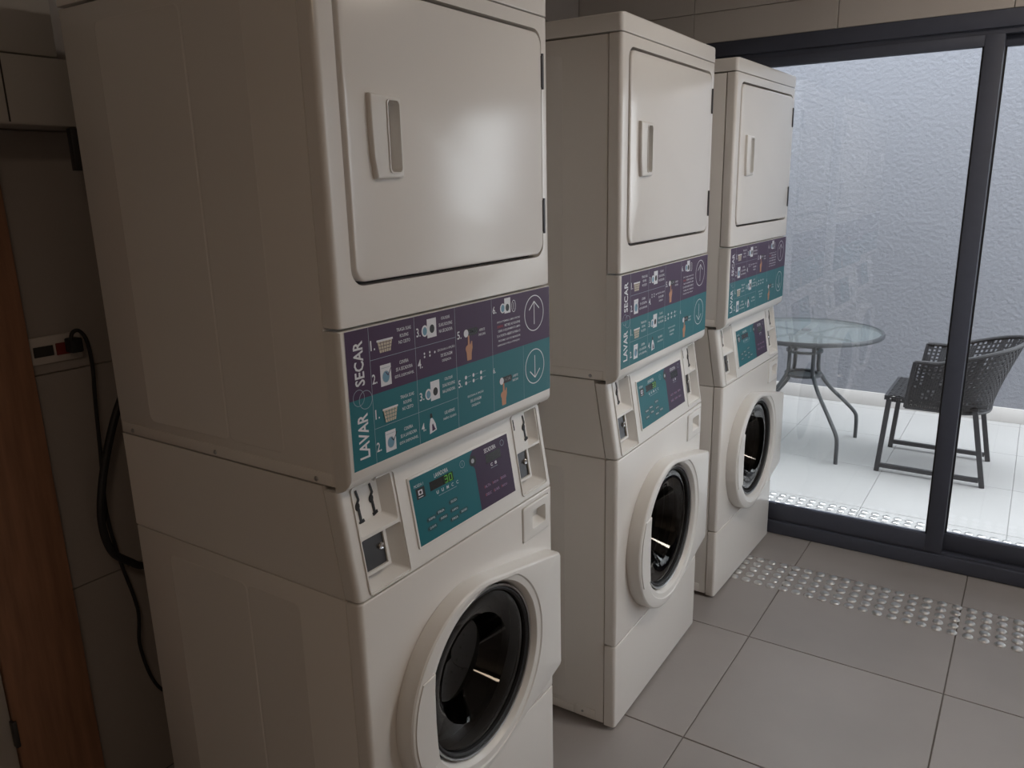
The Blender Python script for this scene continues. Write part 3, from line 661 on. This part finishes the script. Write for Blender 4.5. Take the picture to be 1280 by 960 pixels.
def control_panel(con):
    bm = bmesh.new(); fo = rrect(.1760, .5275, .8925, 1.0385, .003, 2)
    loft(bm, [[(slantx(z) - .002, y, z) for y, z in fo], [(slantx(z) + .0020, y, z) for y, z in fo], [(slantx(z) + .0028, .35175 + (y - .35175) * .994, .9655 + (z - .9655) * .987) for y, z in fo]])
    pn = obj('control_panel', bm, PLASTIC, con)
    P = Print(lambda y, z, d: (slantx(z) + .0030 + d, y, z))
    P.rect(.1805, .5230, .8970, 1.0340, TEALC, 0)
    P.poly([(.3880, .8970), (.5230, .8970), (.5230, 1.0340), (.3905, 1.0340), (.3780, 1.024), (.3780, 1.006), (.3880, .992)], PURC, 1)
    P.text('LAVADORA', .2540, .2985, 1.0150, 1.0240, WHITEP, bold=.01); P.text('SECADORA', .4290, .4735, 1.0140, 1.0240, WHITEP, bold=.01)
    P.rect(.2360, .3125, .9930, 1.0115, LCD, 2); P.rect(.4300, .4880, .9900, 1.0100, LCD, 2)
    P.text('MOEDA 1', .1905, .2180, 1.0135, 1.0195, WHITEP, bold=.0); P.rect(.1930, .2200, .9890, 1.0110, BLACKP, 2); P.rect(.1995, .2125, .9965, 1.0065, WHITEP, 3); P.disc(.2060, 1.0015, .0035, .0032, BLACKP, 4); P.rect(.1985, .2130, .9915, .9930, WHITEP, 3)
    P.ring(.3475, 1.0150, .0085, .0080, .0010, PALEP, 2, 20); P.line((.3475, 1.011), (.3475, 1.019), .0010, PALEP, 2)
    P.disc(.3840, 1.0110, .0125, .0115, BLACKP, 3); P.disc(.3840, 1.0110, .0055, .005, ZINC, 4); P.ring(.4990, 1.0190, .0075, .0070, .0010, PALEP, 2, 18)
    for i, s in enumerate(('U', 'U', 'M', 'C', 'C')):
        y = .2530 + i * .0165; P.text(s, y, y + .0070, .9810, .9880, WHITEP, bold=.0 if i > 2 else .03)
    P.line((.258, .9765), (.318, .9765), .0010, PALEP, 2)
    for i in range(2): P.text('C' if i == 0 else '8', .4450 + i * .016, .4530 + i * .016, .9800, .9870, WHITEP, bold=.03)
    P.line((.444, .9760), (.470, .9760), .0010, PALEP, 2)
    for y, z, t in ((.2245, .9400, 'NORMAL'), (.2550, .9440, 'FRIA'), (.2990, .9510, 'DELICADA'), (.2230, .9220, 'QUENTE'), (.2600, .9290, 'MORNA'), (.2990, .9330, 'RÁPIDA'), (.3270, .9200, 'INICIAR'), (.2945, .9150, 'FRIA')):
        pill(P, y - .0155, y + .0155, z - .0050, z + .0050, mat_dark, 2); P.disc(y - .0115, z, .0016, .0018, BLACKP, 3, 8); P.text(t, y - .0080, y + .0115, z - .0022, z + .0024, WHITEP, 3, bold=.0)
    for y, z, t in ((.4230, .9430, 'ALTA'), (.4540, .9430, 'MÉDIA'), (.4850, .9430, 'BAIXA'), (.4230, .9250, 'DELIC'), (.4540, .9250, 'S/AR'), (.4850, .9250, 'INÍCIO')):
        P.text(t, y - .0100, y + .0100, z - .0030, z + .0030, PINKP, 3, bold=.0); P.rect(y - .0125, y - .0110, z - .003, z + .003, REDP, 3)
    P.done('control_label', con)
    D = Print(lambda y, z, d: (slantx(z) + .0036 + d, y, z))
    D.rect(.2790, .3122, .9932, 1.0113, LCDL, 1)
    def digit(y, ch):
        segs = {'3': 'abcdg', '0': 'abcdef'}[ch]; w_, h_ = .0085, .0068; z = .9955
        X = {'a': ((0, 2), (1, 2)), 'b': ((1, 2), (1, 1)), 'c': ((1, 1), (1, 0)), 'd': ((1, 0), (0, 0)), 'e': ((0, 0), (0, 1)), 'f': ((0, 1), (0, 2)), 'g': ((0, 1), (1, 1))}
        for s in segs:
            a, b = X[s]; D.line((y + a[0] * w_, z + a[1] * h_), (y + b[0] * w_, z + b[1] * h_), .0019, GREENP, 2)
    digit(.2840, '3'); digit(.2985, '0')
    D.done('lit_display', con)
mat_dark = mat('dark_teal_print', (.004, .075, .09), .4)

m1 = make_machine(); m1.rotation_euler = (0, 0, .00614)
m2 = copy_tree(m1); m2.location = (.0617, .9177, 0); m2.rotation_euler = (0, 0, .0226)
m3 = copy_tree(m1); m3.location = (.0475, 1.8087, 0); m3.rotation_euler = (0, 0, -.0166)
G = 'stacked washer and dryer units in a row'
tag(m1, 'white stacked washer and dryer nearest the viewer, largest of the row', 'laundry machine', G)
tag(m2, 'white stacked washer and dryer standing in the middle of the row', 'laundry machine', G)
tag(m3, 'white stacked washer and dryer farthest away, beside the glass sliding door', 'laundry machine', G)
for ch in m3.children_recursive:
    if ch.name.startswith('lit_display'): bpy.data.objects.remove(ch)

# ------------------------------------------------------------------ tactile studs
bm = bmesh.new(); add_lathe(bm, (0, 0, 0), [(.0178, 0), (.0174, .0022), (.0155, .0045), (.0105, .0066), (.0045, .0074)], 16, 'z', caps=(True, True))
sm = obj('stud', bm, STUD); stud_me = sm.data; bpy.data.objects.remove(sm)
def studs(label, x0, nx, ys, group, rz=0):
    t = tag(empty('tactile_strip', (x0, ys[0], 0), rz), label, 'tactile strip', group)
    for i in range(nx):
        for y in ys:
            o = bpy.data.objects.new('stud', stud_me); COL.objects.link(o); o.parent = t; o.location = (i * .0498, y - ys[0], .0)
studs('strip of five rows of steel tactile studs on the indoor grey floor', .0075, 37, [2.028 + .05 * k for k in range(5)], 'tactile stud strips')
studs('strip of steel tactile studs on the pale patio floor just outside the glass door', -.3145, 41, [2.821 + .047 * k for k in range(5)], 'tactile stud strips', -.038)

# ------------------------------------------------------------------ patio table
TC = (-.160, 3.895)
tb = tag(empty('patio_table', (TC[0], TC[1], 0)), 'round glass-topped patio table with curved grey metal legs', 'table')
TR = .432; TZ = .712
obj('glass_top', lathe((0, 0, 0), [(.0001, TZ - .004), (TR - .012, TZ - .004), (TR - .012, TZ + .001), (.0001, TZ + .001)], 72, 'z'), TGLASS, tb)
bm = bmesh.new(); add_lathe(bm, (0, 0, 0), [(TR - .016, TZ - .005), (TR - .014, TZ + .003), (TR - .004, TZ + .0045), (TR, TZ - .002), (TR, TZ - .019), (TR - .004, TZ - .022), (TR - .010, TZ - .020), (TR - .012, TZ - .007), (TR - .016, TZ - .005)], 72, 'z'); obj('rim', bm, TBFRAME, tb)
obj('center_cap', lathe((0, 0, 0), [(.030, TZ - .001), (.030, TZ + .003), (.024, TZ + .006), (.0001, TZ + .006)], 24, 'z'), TBFRAME, tb)
def flat_ring(z, r, wd, t): return lathe((0, 0, 0), [(r - wd, z), (r, z), (r, z + t), (r - wd, z + t), (r - wd, z)], 40, 'z')
obj('upper_ring', flat_ring(.582, .106, .024, .012), TBFRAME, tb)
bm = flat_ring(.436, .108, .026, .016); add_lathe(bm, (0, 0, 0), [(.0001, .432), (.085, .432), (.088, .438), (.0001, .438)], 40, 'z'); obj('lower_ring', bm, TBFRAME, tb)
for k in range(4):
    a = pi / 4 + k * pi / 2
    pr = [(.395, .0), (.392, .12), (.375, .17), (.300, .245), (.185, .350), (.125, .425), (.1, .48), (.1, .64), (.098, .668), (.105, .684)]
    P_ = spline([(r * cos(a), r * sin(a), z) for r, z in pr], 6)
    obj('leg', tube(P_, .0115, 10), TBFRAME, tb)
    b = a + .0
    ap = spline([(.10 * cos(a), .10 * sin(a), .692), (.19 * cos(a + .22), .19 * sin(a + .22), .695), (.31 * cos(a + .28), .31 * sin(a + .28), .698), (.432 * cos(a + .08), .432 * sin(a + .08), .698)], 6)
    obj('top_support', tube([(.02 * cos(a), .02 * sin(a), .69)] + ap, .007, 8), TBFRAME, tb)

# ------------------------------------------------------------------ patio chair (faces the table, -x)
CH = tag(empty('patio_chair', (.6, 3.86, 0)), 'charcoal woven patio armchair on square metal legs beside the table', 'chair')
def L3(x, y, z): return (x - .6, y - 3.86, z)
YN_, YF_ = 3.625, 4.095
def rectbar(name, p, q, a=.0125): return obj(name, tube([L3(*p), L3(*q)], 0, rect=(a, a)), CHFRAME, CH, smooth=0)
for y in (YN_, YF_):
    rectbar('leg', (.365, y, .418), (.335, y, .0)); rectbar('leg', (.775, y, .405), (.848, y, .0))
    rectbar('side_rail', (.350, y, .036), (.828, y, .036), .011)
rectbar('seat_rail', (.352, YN_ - .0, .425), (.352, YF_, .425)); rectbar('seat_rail', (.775, YN_, .405), (.775, YF_, .405))
def hashf(i, j): return ((i * 73856093) ^ (j * 19349663)) & 1023
def weave(fn, nu, nv, thick, hole, name):
    """woven shell: checkerboard strands over a surface fn(u, v) -> (point, normal), with open cells"""
    bm = bmesh.new()
    for i in range(nu):
        for j in range(nv):
            if hole(i, j): continue
            up = (i + j) % 2; e = .08
            c = []
            for du, dv in ((e, e), (1 - e, e), (1 - e, 1 - e), (e, 1 - e)):
                if up: du = -0.02 if du < .5 else 1.02
                else: dv = -0.02 if dv < .5 else 1.02
                p, nr = fn((i + du) / nu, (j + dv) / nv); o = .0014 if up else -.0006
                c.append((p + nr * (thick / 2 + o), p - nr * (thick / 2 - o * .5)))
            F = [bm.verts.new(a) for a, b in c]; B = [bm.verts.new(b) for a, b in c]
            bm.faces.new(F); bm.faces.new(B[::-1])
            for k in range(4): bm.faces.new((F[k], B[k], B[(k + 1) % 4], F[(k + 1) % 4]))
    o = obj(name, bm, WICKER, CH, smooth=0); tag(o, kind='stuff'); return o
def U_path(u, hw, xf, xb, r):
    """U-shaped plan path: near arm front -> back -> far arm front; returns x, y offset"""
    st = xb - xf - r; arc = pi * .5 * r; mid = 2 * (hw - r); T = 2 * st + 2 * arc + mid; s = max(0.0, min(1.0, u)) * T
    if s < st: return xf + s, -hw
    s -= st
    if s < arc: t = s / r; return xb - r + r * sin(t), -hw + r - r * cos(t)
    s -= arc
    if s < mid: return xb, -hw + r + s
    s -= mid
    if s < arc: t = s / r; return xb - r + r * cos(t), hw - r + r * sin(t)
    s -= arc
    return xb - r - s, hw
def shell(u, v):
    v = max(0.0, v); b = U_path(u, .236, .445, .835, .17); t = U_path(u, .272, .475, .955, .24)
    back = max(0.0, sin(pi * min(1, max(0, (u - .08) / .84)))) ** 1.2
    x = b[0] + (t[0] - b[0]) * v ** 1.25; y = b[1] + (t[1] - b[1]) * v ** 1.25
    z = .385 + v * ((.645 + .115 * back) - .385)
    return Vector(L3(x, 3.86 + y, z))
def shell_n(u, v):
    p = shell(u, v); a = shell(min(1, u + .004), v) - shell(max(0, u - .004), v); b = shell(u, min(1, v + .01)) - shell(u, max(0, v - .01))
    return p, a.cross(b).normalized()
def hole_s(i, j):
    if i % 2 or j % 2: return False
    a, b = i // 2, j // 2
    if b in (0,): return False
    return (a + b) % 4 != 0 and (a // 3 + b // 3) % 2 == 0 or (b > 8 and a % 3 != 0)
weave(shell_n, 104, 26, .004, hole_s, 'woven_backrest')
def seat(u, v):
    x = .355 + u * .47; y = 3.86 + (v - .5) * .46; z = .437 - .012 * u - .008 * sin(pi * u) * sin(pi * v)
    return Vector(L3(x, y, z)), Vector((0, 0, 1))
weave(seat, 38, 36, .006, lambda i, j: (i % 2 == 0 and j % 2 == 0 and (i // 2 + j // 2) % 3 != 0 and i < 14), 'woven_seat')
sk = []
def apron(u, v):   # woven band hanging below the seat sides
    b = U_path(u, .234, .362, .830, .12); return Vector(L3(b[0], 3.86 + b[1], .405 + .030 * v)), None
def apron_n(u, v):
    p = apron(u, v)[0]; a = apron(min(1, u + .004), v)[0] - apron(max(0, u - .004), v)[0]; return p, a.cross(Vector((0, 0, 1))).normalized()
weave(apron_n, 104, 3, .006, lambda i, j: j == 1 and i % 4 == 0, 'woven_apron')
obj('rim', tube([shell(k / 60, 1) for k in range(61)], .011, 8), WICKER, CH)
for u in (0, 1): obj('arm_edge', tube([shell(u, k / 8) for k in range(9)], .009, 8), WICKER, CH)
obj('bottom_edge', tube([shell(k / 60, 0) for k in range(61)], .009, 8), WICKER, CH)

# ------------------------------------------------------------------ left background: wall unit, outlet, cords
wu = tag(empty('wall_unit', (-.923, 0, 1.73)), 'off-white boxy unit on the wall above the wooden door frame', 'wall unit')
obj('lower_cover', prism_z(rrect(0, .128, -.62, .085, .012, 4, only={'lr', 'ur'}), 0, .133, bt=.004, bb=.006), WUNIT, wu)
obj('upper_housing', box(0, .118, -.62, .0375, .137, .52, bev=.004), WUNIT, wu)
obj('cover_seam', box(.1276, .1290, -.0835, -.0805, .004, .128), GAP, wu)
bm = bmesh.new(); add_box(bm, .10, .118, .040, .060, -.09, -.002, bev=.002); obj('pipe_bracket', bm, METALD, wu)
ou = tag(empty('power_outlet', (XL, 0, 1.24)), 'dark red power outlet on the wall behind the nearest machine', 'outlet')
obj('cover_plate', box(.0005, .008, -.066, .060, -.030, .034, bev=.002), WALLT, ou)
obj('outlet_module', box(.008, .011, -.050, -.006, -.012, .012, bev=.001), GAP, ou)
pt = obj('outlet_module', box(.008, .012, .000, .044, -.014, .014, bev=.001), OUTR, ou); pt['label'] = 'dark red socket insert'
pc = tag(empty('plugged_cable', (-.9, .02, 1.25)), 'thin black cable plugged into the wall outlet', 'cable')
def LP(pts): return [(x + .9, y - .02, z - 1.25) for x, y, z in pts]
obj('plug', box(-.037, -.004, -.002, .026, -.020, .014, bev=.004), BLACK, pc)
c1 = [(-.905, .018, 1.262), (-.898, .022, 1.280), (-.895, .036, 1.282), (-.895, .050, 1.255), (-.9, .056, 1.19), (-.9, .0498, 1.11), (-.9, .0428, .99), (-.9, .0333, .826), (-.9, .0475, .69), (-.9, .0725, .54), (-.9, .064, .43), (-.9, .0951, .294), (-.9, .18, .20)]
obj('cord_cable', tube(spline(LP(c1), 8), .0045, 8), BLACK, pc)
hs = bmesh.new(); c2 = [(-.86, .30, 1.30), (-.87, .16, 1.20), (-.875, .0963, 1.10), (-.875, .0586, 1.02), (-.875, .0233, .916), (-.875, .006, .818), (-.875, .0175, .737), (-.875, .056, .69), (-.87, .103, .66), (-.86, .25, .64)]
add_tube(hs, spline(c2, 8), .0095, 10); tag(obj('water_hose', hs, BLACK), 'thick black hose looping behind the nearest machine', 'hose')
